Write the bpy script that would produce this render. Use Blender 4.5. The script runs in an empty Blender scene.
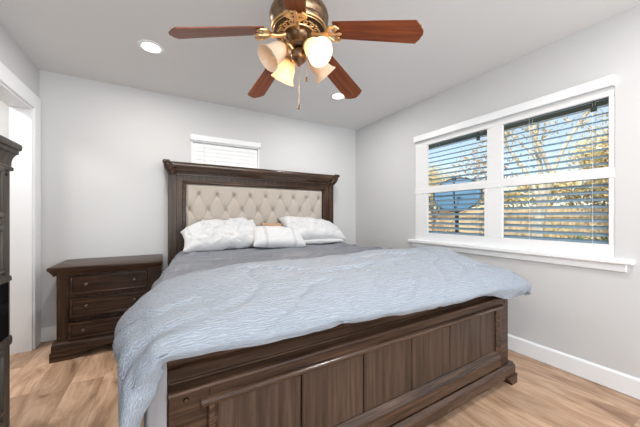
import bpy, bmesh, math, random
from mathutils import Vector, Matrix, noise
random.seed(7)
PI = math.pi
SC = bpy.context.scene
COL = SC.collection

# ------------------------------------------------------------------ camera
cam_d = bpy.data.cameras.new('camera')
cam = bpy.data.objects.new('camera', cam_d)
COL.objects.link(cam)
cam_d.sensor_fit = 'HORIZONTAL'
cam_d.sensor_width = 36.0
cam_d.lens = 275.0 / 640.0 * 36.0
cam_d.shift_y = 2.5 / 640.0
cam_d.clip_start = 0.02
CAMH = 1.132
cam.location = (0, 0, CAMH)
cam.rotation_euler = (PI / 2, 0, -math.atan2(157, 275))
SC.camera = cam

# ------------------------------------------------------------------ view, sky, sun, added fill
SC.view_settings.view_transform = 'Standard'
SC.view_settings.look = 'None'
SC.view_settings.exposure = 0.0
SC.view_settings.gamma = 1.0
SC.view_settings.use_curve_mapping = False
SKY_STRENGTH = 0.22
SUN_POWER = 4.6
ADDED_FILL_W = 98.0
HALL_W = 24.0
CAN_W = 12.0
BULB_W = 6.0
world = bpy.data.worlds.new('sky')
SC.world = world
world.use_nodes = True
wn = world.node_tree.nodes
wl = world.node_tree.links
wn.clear()
w_out = wn.new('ShaderNodeOutputWorld')
w_bg = wn.new('ShaderNodeBackground')
w_sky = wn.new('ShaderNodeTexSky')
w_sky.sky_type = 'NISHITA'
w_sky.sun_disc = False
w_sky.sun_elevation = math.radians(38)
w_sky.sun_rotation = math.radians(250)
w_sky.air_density = 1.0
w_sky.dust_density = 0.4
w_bg.inputs['Strength'].default_value = SKY_STRENGTH
w_tc = wn.new('ShaderNodeTexCoord')
w_no = wn.new('ShaderNodeTexNoise')
w_no.inputs['Scale'].default_value = 3.2
w_no.inputs['Detail'].default_value = 6
w_rp = wn.new('ShaderNodeValToRGB')
w_rp.color_ramp.elements[0].position = 0.42
w_rp.color_ramp.elements[0].color = (0.30, 0.30, 0.30, 1)
w_rp.color_ramp.elements[1].position = 0.68
w_rp.color_ramp.elements[1].color = (0.75, 0.75, 0.75, 1)
w_mx = wn.new('ShaderNodeMixRGB')
w_mx.inputs[2].default_value = (4.6, 4.7, 4.8, 1)
wl.new(w_tc.outputs['Generated'], w_no.inputs['Vector'])
wl.new(w_no.outputs['Fac'], w_rp.inputs['Fac'])
wl.new(w_rp.outputs['Color'], w_mx.inputs[0])
wl.new(w_sky.outputs[0], w_mx.inputs[1])
wl.new(w_mx.outputs[0], w_bg.inputs['Color'])
wl.new(w_bg.outputs[0], w_out.inputs['Surface'])

sun_d = bpy.data.lights.new('sun', 'SUN')
sun_d.energy = SUN_POWER
sun_d.color = (1.0, 0.93, 0.8)
sun_d.angle = 0.01
sun = bpy.data.objects.new('sun', sun_d)
COL.objects.link(sun)
sun.location = (-6, -2, 8)
sun.rotation_euler = Vector((0.72, 0.30, -0.62)).to_track_quat('-Z', 'Y').to_euler()

def area(name, loc, direction, sx, sy, power, color):
    d = bpy.data.lights.new(name, 'AREA')
    d.shape = 'RECTANGLE'
    d.size = sx
    d.size_y = sy
    d.energy = power
    d.color = color
    o = bpy.data.objects.new(name, d)
    COL.objects.link(o)
    o.location = loc
    o.rotation_euler = Vector(direction).to_track_quat('-Z', 'Y').to_euler()
    return o
# fill light added outside the opening behind the photographer to brighten the room
area('added_fill_light', (0.75, -1.86, 1.5), (0, 1, 0.22), 2.7, 1.6, ADDED_FILL_W, (0.90, 0.96, 1.0))
# the hall lamp beyond the cased opening
area('hall_lamp', (-1.75, 2.6, 2.40), (0, 0, -1), 0.5, 0.5, HALL_W, (1.0, 0.97, 0.93))

# ------------------------------------------------------------------ room constants
XL, XR, YB, YF, ZC = -0.96, 2.556, 3.38, -1.70, 2.44

# ------------------------------------------------------------------ materials
MATS = {}
def mat(name, color=(0.8, 0.8, 0.8), rough=0.5, metal=0.0, spec=0.5, sheen=0.0):
    m = bpy.data.materials.new(name)
    m.use_nodes = True
    b = m.node_tree.nodes['Principled BSDF']
    b.inputs['Base Color'].default_value = (*color, 1)
    b.inputs['Roughness'].default_value = rough
    b.inputs['Metallic'].default_value = metal
    b.inputs['Specular IOR Level'].default_value = spec
    if sheen:
        b.inputs['Sheen Weight'].default_value = sheen
    MATS[name] = m
    return m
def nodes(m):
    return m.node_tree.nodes, m.node_tree.links, m.node_tree.nodes['Principled BSDF']
def coords(m, scale=(1, 1, 1), rot=(0, 0, 0)):
    n, l, b = nodes(m)
    tc = n.new('ShaderNodeTexCoord')
    mp = n.new('ShaderNodeMapping')
    mp.inputs['Scale'].default_value = scale
    mp.inputs['Rotation'].default_value = rot
    l.new(tc.outputs['Object'], mp.inputs['Vector'])
    return mp.outputs['Vector']
def ramp(m, src, stops):
    n, l, b = nodes(m)
    r = n.new('ShaderNodeValToRGB')
    e = r.color_ramp.elements
    while len(e) < len(stops):
        e.new(0.5)
    for i, (p, c) in enumerate(stops):
        e[i].position = p
        e[i].color = (*c, 1)
    l.new(src, r.inputs['Fac'])
    return r.outputs['Color']
def noise_tex(m, vec, scale, detail=4, rough=0.55, dist=0.0):
    n, l, b = nodes(m)
    t = n.new('ShaderNodeTexNoise')
    t.inputs['Scale'].default_value = scale
    t.inputs['Detail'].default_value = detail
    t.inputs['Roughness'].default_value = rough
    t.inputs['Distortion'].default_value = dist
    l.new(vec, t.inputs['Vector'])
    return t.outputs['Fac']
def bump(m, src, strength, dist):
    n, l, b = nodes(m)
    t = n.new('ShaderNodeBump')
    t.inputs['Strength'].default_value = strength
    t.inputs['Distance'].default_value = dist
    l.new(src, t.inputs['Height'])
    if b.inputs['Normal'].is_linked:
        l.new(b.inputs['Normal'].links[0].from_socket, t.inputs['Normal'])
    l.new(t.outputs['Normal'], b.inputs['Normal'])
def wood(name, dark, mid, light, axis, rough=0.34, k=1.0, gloss=0.26):
    m = mat(name, mid, rough, spec=gloss)
    s = [24 * k, 24 * k, 24 * k]
    s[axis] = 1.1 * k
    v = coords(m, s)
    f = noise_tex(m, v, 2.2, 6, 0.62, 0.5)
    n, l, b = nodes(m)
    l.new(ramp(m, f, [(0.3, dark), (0.52, mid), (0.74, light)]), b.inputs['Base Color'])
    v2 = coords(m, [q * 5 for q in s])
    bump(m, noise_tex(m, v2, 2.0, 3), 0.12, 0.002)
    return m

wall_m = mat('wall_paint', (0.605, 0.606, 0.61), 0.6, spec=0.3)
bump(wall_m, noise_tex(wall_m, coords(wall_m), 160, 3), 0.06, 0.002)
ceil_m = mat('ceiling_paint', (0.76, 0.758, 0.755), 0.8, spec=0.2)
bump(ceil_m, noise_tex(ceil_m, coords(ceil_m), 120, 3), 0.06, 0.002)
trim_m = mat('white_trim_paint', (0.845, 0.86, 0.88), 0.35)
vinyl_m = mat('white_vinyl', (0.82, 0.825, 0.83), 0.4)
slat_shade_m = mat('blind_slat_backlit_shade', (0.24, 0.35, 0.44), 0.42)  # white slats coloured dark blue-grey, imitating shade against the bright outside
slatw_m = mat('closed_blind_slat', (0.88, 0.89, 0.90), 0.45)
cord_m = mat('blind_cord', (0.75, 0.77, 0.8), 0.7)

# floor planks running along the depth of the room
floor_m = mat('oak_vinyl_plank', (0.5, 0.35, 0.25), 0.42, spec=0.4)
def build_floor_mat(m):
    n, l, b = nodes(m)
    v = coords(m, (1, 1, 1), (0, 0, PI / 2))
    br = n.new('ShaderNodeTexBrick')
    br.offset = 0.37
    br.inputs['Scale'].default_value = 1.0
    br.inputs['Brick Width'].default_value = 1.22
    br.inputs['Row Height'].default_value = 0.182
    br.inputs['Mortar Size'].default_value = 0.0012
    br.inputs['Mortar Smooth'].default_value = 0.2
    br.inputs['Bias'].default_value = 0.0
    br.inputs['Color1'].default_value = (0, 0, 0, 1)
    br.inputs['Color2'].default_value = (1, 1, 1, 1)
    br.inputs['Mortar'].default_value = (0.5, 0.5, 0.5, 1)
    l.new(v, br.inputs['Vector'])
    # shift the grain from plank to plank
    tc = n.new('ShaderNodeTexCoord')
    add = n.new('ShaderNodeVectorMath'); add.operation = 'MULTIPLY_ADD'
    add.inputs[1].default_value = (3.0, 7.0, 5.0)
    l.new(br.outputs['Color'], add.inputs[0])
    l.new(tc.outputs['Object'], add.inputs[2])
    mp = n.new('ShaderNodeMapping')
    mp.inputs['Scale'].default_value = (4.2, 1.25, 1)
    l.new(add.outputs[0], mp.inputs['Vector'])
    f = noise_tex(m, mp.outputs[0], 1.7, 5, 0.58, 1.6)
    grain = ramp(m, f, [(0.28, (0.29, 0.165, 0.10)), (0.44, (0.51, 0.33, 0.215)), (0.60, (0.68, 0.475, 0.335)), (0.8, (0.76, 0.57, 0.42))])
    mp2 = n.new('ShaderNodeMapping')
    mp2.inputs['Scale'].default_value = (60.0, 2.4, 1)
    l.new(add.outputs[0], mp2.inputs['Vector'])
    f2 = noise_tex(m, mp2.outputs[0], 1.6, 4, 0.6, 0.3)
    fine = ramp(m, f2, [(0.3, (0.88, 0.86, 0.84)), (0.65, (1.05, 1.05, 1.05))])
    mul = n.new('ShaderNodeMixRGB'); mul.blend_type = 'MULTIPLY'; mul.inputs[0].default_value = 1
    l.new(grain, mul.inputs[1]); l.new(fine, mul.inputs[2])
    tone = ramp(m, br.outputs['Color'], [(0.0, (0.68, 0.65, 0.62)), (1.0, (1.06, 1.05, 1.04))])
    mul2 = n.new('ShaderNodeMixRGB'); mul2.blend_type = 'MULTIPLY'; mul2.inputs[0].default_value = 1
    l.new(mul.outputs[0], mul2.inputs[1]); l.new(tone, mul2.inputs[2])
    gap = n.new('ShaderNodeMixRGB')
    gap.inputs[2].default_value = (0.27, 0.165, 0.105, 1)
    l.new(br.outputs['Fac'], gap.inputs[0]); l.new(mul2.outputs[0], gap.inputs[1])
    l.new(gap.outputs[0], b.inputs['Base Color'])
    bump(m, f2, 0.08, 0.002)
build_floor_mat(floor_m)

DK, MD, LT = (0.012, 0.006, 0.0035), (0.047, 0.0245, 0.0145), (0.112, 0.061, 0.036)
wood_x = wood('dark_wood_grain_across', DK, MD, LT, 0)
wood_gloss = wood('polished_dark_wood_moulding', DK, (0.056, 0.030, 0.018), (0.115, 0.065, 0.040), 0, 0.2, 1.0, 0.6)
wood_y = wood('dark_wood_grain_deep', DK, MD, LT, 1)
wood_z = wood('dark_wood_grain_upright', DK, MD, LT, 2)
plank_z = wood('brown_plank_grain_upright', (0.030, 0.018, 0.012), (0.062, 0.038, 0.026), (0.102, 0.065, 0.046), 2, 0.42)
chest_z = wood('greyed_wood_upright', (0.032, 0.026, 0.022), (0.066, 0.054, 0.046), (0.105, 0.088, 0.076), 2, 0.4)
black_m = mat('black_gloss', (0.006, 0.006, 0.008), 0.12)
shadow_gap_m = mat('dark_shadow_gap_back', (0.012, 0.009, 0.008), 0.6)  # near-black colour painting shade into the drawer gaps
pewter_m = mat('pewter_knob', (0.11, 0.09, 0.072), 0.35, 1.0)

linen_m = mat('beige_linen', (0.45, 0.40, 0.352), 0.85, spec=0.2, sheen=0.2)
bump(linen_m, noise_tex(linen_m, coords(linen_m, (1, 1, 1)), 420, 2), 0.25, 0.002)
sheet_m = mat('charcoal_cotton', (0.185, 0.196, 0.228), 0.42, spec=0.5)
bump(sheet_m, noise_tex(sheet_m, coords(sheet_m, (5, 11, 5)), 1.6, 5, 0.6, 0.9), 0.9, 0.02)
skirt_m = mat('pale_lilac_grey_cotton', (0.27, 0.26, 0.268), 0.9, spec=0.15)
mattress_m = mat('mattress_ticking', (0.62, 0.62, 0.64), 0.9, spec=0.15)
pillow_m = mat('white_cotton', (0.61, 0.614, 0.626), 0.85, spec=0.2)
bump(pillow_m, noise_tex(pillow_m, coords(pillow_m), 7, 5, 0.6, 1.2), 0.7, 0.025)
tan_m = mat('tan_suede', (0.42, 0.27, 0.17), 0.8, spec=0.2)

duvet_m = mat('pale_blue_grey_matelasse', (0.44, 0.485, 0.565), 0.88, spec=0.15, sheen=0.15)
def build_duvet_mat(m):
    n, l, b = nodes(m)
    uv = n.new('ShaderNodeUVMap'); uv.uv_map = 'cloth'
    wv = n.new('ShaderNodeTexWave')
    wv.wave_type = 'BANDS'; wv.bands_direction = 'Y'
    wv.inputs['Scale'].default_value = 19.0
    wv.inputs['Distortion'].default_value = 9.0
    wv.inputs['Detail'].default_value = 3.0
    wv.inputs['Detail Scale'].default_value = 1.4
    l.new(uv.outputs[0], wv.inputs['Vector'])
    mp = n.new('ShaderNodeMapping'); mp.inputs['Scale'].default_value = (1, 1, 1)
    l.new(uv.outputs[0], mp.inputs['Vector'])
    chk = n.new('ShaderNodeTexVoronoi'); chk.inputs['Scale'].default_value = 55
    l.new(uv.outputs[0], chk.inputs['Vector'])
    c = ramp(m, wv.outputs['Fac'], [(0.0, (0.265, 0.302, 0.358)), (1.0, (0.345, 0.383, 0.440))])
    l.new(c, b.inputs['Base Color'])
    bump(m, wv.outputs['Fac'], 0.5, 0.0055)
    bump(m, chk.outputs['Distance'], 0.30, 0.004)
    bump(m, noise_tex(m, uv.outputs[0], 14, 5, 0.65, 0.8), 0.5, 0.012)
build_duvet_mat(duvet_m)

bronze_m = mat('antique_bronze', (0.17, 0.125, 0.095), 0.32, 1.0)
def build_bronze(m):
    n, l, b = nodes(m)
    f = noise_tex(m, coords(m), 30, 4)
    l.new(ramp(m, f, [(0.35, (0.14, 0.088, 0.052)), (0.65, (0.33, 0.22, 0.135))]), b.inputs['Base Color'])
build_bronze(bronze_m)
gold_m = mat('aged_gold', (0.80, 0.55, 0.28), 0.33, 1.0)
goldd_m = mat('dark_filigree_back', (0.05, 0.032, 0.022), 0.5, 0.6)
blade_m = wood('mahogany_blade', (0.11, 0.028, 0.012), (0.21, 0.062, 0.025), (0.31, 0.10, 0.04), 0, 0.33)
shade_m = bpy.data.materials.new('frosted_amber_glass')
shade_m.use_nodes = True
def build_shade(m):
    n, l = m.node_tree.nodes, m.node_tree.links
    n.clear()
    out = n.new('ShaderNodeOutputMaterial')
    dif = n.new('ShaderNodeBsdfDiffuse'); dif.inputs['Color'].default_value = (0.93, 0.79, 0.68, 1)
    tr = n.new('ShaderNodeBsdfTranslucent'); tr.inputs['Color'].default_value = (0.98, 0.88, 0.72, 1)
    gl = n.new('ShaderNodeBsdfGlossy'); gl.inputs['Roughness'].default_value = 0.2
    m1 = n.new('ShaderNodeMixShader'); m1.inputs[0].default_value = 0.5
    m2 = n.new('ShaderNodeMixShader'); m2.inputs[0].default_value = 0.05
    l.new(dif.outputs[0], m1.inputs[1]); l.new(tr.outputs[0], m1.inputs[2])
    l.new(m1.outputs[0], m2.inputs[1]); l.new(gl.outputs[0], m2.inputs[2])
    l.new(m2.outputs[0], out.inputs['Surface'])
build_shade(shade_m)
def emit(name, color, strength):
    m = mat(name, color, 0.5)
    b = m.node_tree.nodes['Principled BSDF']
    b.inputs['Emission Color'].default_value = (*color, 1)
    b.inputs['Emission Strength'].default_value = strength
    return m
bulb_m = emit('lit_bulb', (1.0, 0.78, 0.45), 4.0)
bulb_off_m = mat('unlit_bulb', (0.85, 0.80, 0.72), 0.25)
can_lens_m = emit('lit_led_lens', (1.0, 0.98, 0.95), 6.0)
glass_m = bpy.data.materials.new('window_glass')
glass_m.use_nodes = True
def build_glass(m):
    n, l = m.node_tree.nodes, m.node_tree.links
    n.clear()
    out = n.new('ShaderNodeOutputMaterial')
    t = n.new('ShaderNodeBsdfTransparent'); t.inputs['Color'].default_value = (0.93, 0.96, 0.97, 1)
    g = n.new('ShaderNodeBsdfGlossy'); g.inputs['Roughness'].default_value = 0.02
    fr = n.new('ShaderNodeFresnel'); fr.inputs['IOR'].default_value = 1.3
    mx = n.new('ShaderNodeMixShader')
    l.new(fr.outputs[0], mx.inputs[0]); l.new(t.outputs[0], mx.inputs[1]); l.new(g.outputs[0], mx.inputs[2])
    l.new(mx.outputs[0], out.inputs['Surface'])
build_glass(glass_m)

siding_m = mat('slate_teal_soffit', (0.075, 0.115, 0.125), 0.6)
clip_m = mat('dark_green_plastic', (0.02, 0.035, 0.03), 0.5)
bark_m = mat('pale_bark', (0.62, 0.54, 0.42), 0.85)
def build_bark(m):
    n, l, b = nodes(m)
    f = noise_tex(m, coords(m, (6, 6, 2)), 3, 5)
    l.new(ramp(m, f, [(0.3, (0.40, 0.33, 0.24)), (0.6, (0.74, 0.66, 0.53))]), b.inputs['Base Color'])
build_bark(bark_m)
darkbark_m = mat('grey_bark', (0.13, 0.10, 0.08), 0.9)
leaf_gold_m = mat('golden_leaves', (0.76, 0.61, 0.30), 0.7)
leaf_rust_m = mat('rust_leaves', (0.52, 0.33, 0.16), 0.7)
leaf_green_m = mat('olive_leaves', (0.13, 0.17, 0.06), 0.7)
lawn_m = mat('dry_lawn', (0.55, 0.44, 0.26), 0.95)
def build_lawn(m):
    n, l, b = nodes(m)
    f = noise_tex(m, coords(m), 1.6, 6)
    l.new(ramp(m, f, [(0.35, (0.38, 0.31, 0.16)), (0.5, (0.58, 0.46, 0.28)), (0.68, (0.68, 0.57, 0.38))]), b.inputs['Base Color'])
build_lawn(lawn_m)
fence_m = wood('weathered_fence_board', (0.50, 0.37, 0.23), (0.66, 0.51, 0.34), (0.76, 0.62, 0.44), 2, 0.9, 0.5)
dish_m = mat('blue_grey_dish', (0.10, 0.22, 0.36), 0.5)
dish_rim_m = mat('dark_dish_rim', (0.02, 0.03, 0.045), 0.5)

# ------------------------------------------------------------------ mesh builder
class MB:
    def __init__(s):
        s.bm = bmesh.new()
    def box(s, x0, x1, y0, y1, z0, z1, bev=0.0, seg=1):
        v = [s.bm.verts.new(p) for p in ((x0, y0, z0), (x1, y0, z0), (x1, y1, z0), (x0, y1, z0), (x0, y0, z1), (x1, y0, z1), (x1, y1, z1), (x0, y1, z1))]
        fs = [s.bm.faces.new([v[i] for i in q]) for q in ((3, 2, 1, 0), (4, 5, 6, 7), (0, 1, 5, 4), (1, 2, 6, 5), (2, 3, 7, 6), (3, 0, 4, 7))]
        if bev:
            es = list({e for f in fs for e in f.edges})
            bmesh.ops.bevel(s.bm, geom=es, offset=bev, segments=seg, profile=0.5, affect='EDGES')
        return s
    def prism(s, prof, axis, a0, a1):
        """extrude a closed 2-D profile along an axis; prof gives the two other coordinates in x,y,z order"""
        def P(a, p):
            if axis == 0: return (a, p[0], p[1])
            if axis == 1: return (p[0], a, p[1])
            return (p[0], p[1], a)
        A = [s.bm.verts.new(P(a0, p)) for p in prof]
        B = [s.bm.verts.new(P(a1, p)) for p in prof]
        n = len(prof)
        for i in range(n):
            s.bm.faces.new((A[i], A[(i + 1) % n], B[(i + 1) % n], B[i]))
        s.bm.faces.new(A[::-1]); s.bm.faces.new(B)
        return s
    def tube(s, pts, r, seg=10, closed=False):
        pts = [Vector(p) for p in pts]
        n = len(pts)
        rs = r if isinstance(r, (list, tuple)) else [r] * n
        rings = []
        up = None
        for i, p in enumerate(pts):
            if closed:
                d = (pts[(i + 1) % n] - pts[i - 1]).normalized()
            else:
                d = (pts[min(i + 1, n - 1)] - pts[max(i - 1, 0)]).normalized()
            if up is None:
                up = Vector((0, 0, 1)) if abs(d.z) < 0.9 else Vector((1, 0, 0))
            a = d.cross(up).normalized()
            up = a.cross(d).normalized()
            rings.append([s.bm.verts.new(p + (a * math.cos(t) + up * math.sin(t)) * rs[i]) for t in (2 * PI * k / seg for k in range(seg))])
        m = n if closed else n - 1
        for i in range(m):
            A, B = rings[i], rings[(i + 1) % n]
            for k in range(seg):
                s.bm.faces.new((A[k], A[(k + 1) % seg], B[(k + 1) % seg], B[k]))
        if not closed:
            s.bm.faces.new(rings[0][::-1]); s.bm.faces.new(rings[-1])
        return s
    def lathe(s, prof, seg=32, mtx=None, cap=True):
        mtx = mtx or Matrix()
        rings = [[s.bm.verts.new(mtx @ Vector((r * math.cos(2 * PI * k / seg), r * math.sin(2 * PI * k / seg), z))) for k in range(seg)] for r, z in prof]
        for A, B in zip(rings, rings[1:]):
            for k in range(seg):
                s.bm.faces.new((A[k], A[(k + 1) % seg], B[(k + 1) % seg], B[k]))
        if cap:
            if prof[0][0] > 1e-5: s.bm.faces.new(rings[0][::-1])
            if prof[-1][0] > 1e-5: s.bm.faces.new(rings[-1])
        return s
    def ball(s, c, r, sx=1, sy=1, sz=1, u=16, v=10):
        bmesh.ops.create_uvsphere(s.bm, u_segments=u, v_segments=v, radius=r, matrix=Matrix.Translation(c) @ Matrix.Diagonal((sx, sy, sz, 1)))
        return s
    def grid(s, fn, nu, nv, closed_u=False):
        V = [[s.bm.verts.new(fn(i / nu, j / nv)) for i in range(nu + (0 if closed_u else 1))] for j in range(nv + 1)]
        for j in range(nv):
            for i in range(nu):
                k = (i + 1) % nu if closed_u else i + 1
                s.bm.faces.new((V[j][i], V[j][k], V[j + 1][k], V[j + 1][i]))
        return s
    def build(s, name, m, parent=None, smooth=True, angle=38, loc=(0, 0, 0)):
        bmesh.ops.remove_doubles(s.bm, verts=s.bm.verts, dist=1e-6)
        bmesh.ops.recalc_face_normals(s.bm, faces=s.bm.faces)
        if smooth:
            for f in s.bm.faces: f.smooth = True
            for e in s.bm.edges:
                if len(e.link_faces) == 2 and e.calc_face_angle(0) > math.radians(angle): e.smooth = False
        me = bpy.data.meshes.new(name)
        s.bm.to_mesh(me); s.bm.free()
        for q in (m if isinstance(m, (list, tuple)) else [m]): me.materials.append(q)
        o = bpy.data.objects.new(name, me)
        COL.objects.link(o)
        o.location = loc
        if parent: o.parent = parent
        return o
def tag(o, label=None, cat=None, group=None, kind=None):
    if label: o['label'] = label
    if cat: o['category'] = cat
    if group: o['group'] = group
    if kind: o['kind'] = kind
    return o
def thing(name, label, cat, loc, rz=0.0, group=None):
    o = bpy.data.objects.new(name, None)
    o.empty_display_size = 0.1
    COL.objects.link(o)
    o.location = loc
    o.rotation_euler = (0, 0, rz)
    return tag(o, label, cat, group)
def struct(name, label, cat, mb, m, **k):
    return tag(mb.build(name, m, **k), label, cat, None, 'structure')
def catmull(p0, p1, p2, p3, t):
    return 0.5 * ((2 * p1) + (p2 - p0) * t + (2 * p0 - 5 * p1 + 4 * p2 - p3) * t * t + (3 * p1 - p0 - 3 * p2 + p3) * t ** 3)
def spline(pts, t):
    n = len(pts) - 1
    f = min(max(t, 0.0), 1.0) * n
    i = min(int(f), n - 1)
    q = [pts[max(i - 1, 0)], pts[i], pts[i + 1], pts[min(i + 2, n)]]
    return catmull(*q, f - i)
def patch(G, u, v):
    """tensor Catmull-Rom patch, G[row][column]; u runs along the columns"""
    return spline([spline(row, u) for row in G], v)

# ------------------------------------------------------------------ room shell
struct('floor', 'light oak plank floor', 'floor', MB().box(-3.2, XR + 0.16, YF - 0.3, YB + 0.16, -0.08, 0.0), floor_m, smooth=False)
struct('ceiling', 'pale grey painted ceiling', 'ceiling', MB().box(-3.2, XR + 0.16, YF - 0.3, YB + 0.16, ZC, ZC + 0.12), ceil_m, smooth=False)
def wall_with_hole(axis, a0, a1, t0, t1, holes, z1=ZC):
    """a: along the wall, t: through it; one hole (h0,h1,z0,z1)"""
    mb = MB()
    h0, h1, z0, zt = holes
    for (p, q, b, c) in ((a0, h0, 0, z1), (h1, a1, 0, z1), (h0, h1, 0, z0), (h0, h1, zt, z1)):
        if q - p < 1e-4 or c - b < 1e-4: continue
        if axis == 0: mb.box(p, q, t0, t1, b, c)
        else: mb.box(t0, t1, p, q, b, c)
    return mb
W1 = (0.603, 2.236, 0.835, 2.015)     # right window: y0,y1,z0,z1
W2 = (0.275, 1.048, 1.20, 2.015)      # small window above the headboard
struct('wall_back', 'pale grey wall behind the bed', 'wall', wall_with_hole(0, XL - 0.13, XR + 0.14, YB, YB + 0.14, W2), wall_m, smooth=False)
struct('wall_right', 'pale grey wall with the wide window', 'wall', wall_with_hole(1, YF, YB, XR, XR + 0.14, W1), wall_m, smooth=False)
D1 = (2.20, 3.225, 0.0, 2.045)        # cased opening in the left wall
struct('wall_left', 'pale grey wall with the white cased opening', 'wall', wall_with_hole(1, YF, YB, XL - 0.13, XL, D1), wall_m, smooth=False)
W3 = (-0.60, 2.10, 0.70, 2.25)  # opening added to let the fill light in
struct('wall_front', 'wall behind the photographer with a wide opening added for the fill light', 'wall', wall_with_hole(0, -3.2, XR + 0.14, YF - 0.14, YF, W3), wall_m, smooth=False)
hall = MB().box(-2.5, -2.4, 0.0, YB + 0.14, 0, ZC).box(-2.4, XL - 0.13, YB + 0.02, YB + 0.14, 0, ZC).box(-2.4, XL - 0.13, -0.1, 0.0, 0, ZC)
struct('wall_hall', 'grey wall of the hall seen past the cased opening', 'wall', hall, wall_m, smooth=False)

# baseboards: flat board with an eased top
def base_prof(t, h=0.127):
    return [(0, 0.004), (t, 0.004), (t, h - 0.012), (t * 0.45, h), (0, h)]
struct('baseboard_right', 'white baseboard under the wide window', 'baseboard', MB().prism([(XR - a, z) for a, z in base_prof(0.015)], 1, YF, YB), trim_m, smooth=False)
struct('baseboard_back', 'white baseboard along the wall behind the bed', 'baseboard', MB().prism([(YB - a, z) for a, z in base_prof(0.015)], 0, XL, XR - 0.015), trim_m, smooth=False)
bl = MB().prism([(XL + a, z) for a, z in base_prof(0.015)], 1, YF, D1[0] - 0.13)
struct('baseboard_left', 'white baseboard left of the cased opening', 'baseboard', bl, trim_m, smooth=False)
# casing and jamb of the opening
t_ = 0.018
cas = MB().box(XL, XL + t_, D1[1], D1[1] + 0.125, 0, D1[3] + 0.122, 0.003)
cas.box(XL, XL + t_, D1[0] - 0.125, D1[0], 0, D1[3] + 0.122, 0.003).box(XL, XL + t_, D1[0], D1[1], D1[3], D1[3] + 0.122, 0.003)
struct('trim_casing', 'flat white casing round the opening in the left wall', 'trim', cas, trim_m, smooth=False)
jam = MB().box(XL - 0.132, XL + 0.002, D1[1] - 0.016, D1[1] + 0.002, 0, D1[3]).box(XL - 0.132, XL + 0.002, D1[0], D1[0] + 0.016, 0, D1[3])
jam.box(XL - 0.132, XL + 0.002, D1[0] + 0.016, D1[1] - 0.016, D1[3] - 0.016, D1[3] + 0.002)
struct('trim_jamb', 'white jamb lining the opening in the left wall', 'trim', jam, trim_m, smooth=False)

# ------------------------------------------------------------------ right window: vinyl double-hung pair, stool and apron
XG = XR + 0.08
win = MB()
y0, y1, z0, z1 = W1
XF0, XF1 = XR + 0.004, XR + 0.030
def fbox(mb, a, b, c, d, x0=XF0, x1=XF1): mb.box(x0, x1, a, b, c, d, 0.003)
# openings of the four panes as measured: (y0,y1,z0,z1)
P_UR, P_UL = (0.631, 1.288, 1.457, 1.928), (1.420, 2.073, 1.460, 1.925)
P_LR, P_LL = (0.643, 1.292, 0.940, 1.389), (1.446, 2.068, 0.947, 1.389)
fbox(win, y0, y1, 1.926, z1, XF0 - 0.0006, XF1 + 0.001); fbox(win, y0, y1, z0, 0.943, XF0 - 0.0006, XF1 + 0.001)
fbox(win, y0, y1, 1.389, 1.458, XF0 + 0.0012, XF1 - 0.001)
fbox(win, y0, 0.634, 0.943, 1.926); fbox(win, 2.071, y1, 0.943, 1.926); fbox(win, 1.289, 1.421, 0.943, 1.926)
fbox(win, 1.4215, 1.446, 0.943, 1.389)
win.box(XF0 - 0.006, XF0, y0, y1, 1.384, 1.440, 0.002)
for (a, b, c, d) in ((y0, y1, 1.985, z1), (y0, y1, z0, 0.90), (y0, 0.632, 0.90, 1.985), (2.20, y1, 0.90, 1.985)):
    win.box(XF1 + 0.056, XF1 + 0.075, a, b, c, d)
w1 = struct('window_1', 'wide white double-hung window pair in the right wall', 'window', win, vinyl_m, smooth=False)
for (a, b, c, d) in (P_UR, P_UL, P_LR, P_LL):
    MB().box(XF1 + 0.062, XF1 + 0.067, a - 0.035, b + 0.035, c - 0.03, d + 0.03).build('pane', glass_m, w1, smooth=False)
struct('trim_stool', 'white window stool and apron under the wide window', 'trim',
       MB().box(XR - 0.052, XR + 0.07, 0.515, 2.305, 0.826, 0.860, 0.006).box(XR - 0.02, XR, 0.548, 2.275, 0.775, 0.827, 0.003), trim_m, smooth=False)
# small window above the headboard
win2 = MB()
yb0 = YB + 0.06
for (a, b, c, d) in ((W2[0], W2[1], 1.95, W2[3]), (W2[0], W2[1], W2[2], 1.26), (W2[0], W2[0] + 0.05, 1.26, 1.95), (W2[1] - 0.05, W2[1], 1.26, 1.95)):
    win2.box(a, b, yb0, yb0 + 0.06, c, d, 0.003)
w2 = struct('window_2', 'small high window above the headboard behind closed blind', 'window', win2, vinyl_m, smooth=False)
MB().box(W2[0], W2[0] + 0.014, YB - 0.006, yb0, W2[2], W2[3]).box(W2[1] - 0.014, W2[1], YB - 0.006, yb0, W2[2], W2[3]).build('side_liner', trim_m, w2, smooth=False)
MB().box(W2[0] + 0.04, W2[1] - 0.04, yb0 + 0.03, yb0 + 0.036, 1.25, 1.96).build('pane', glass_m, w2, smooth=False)

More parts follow.
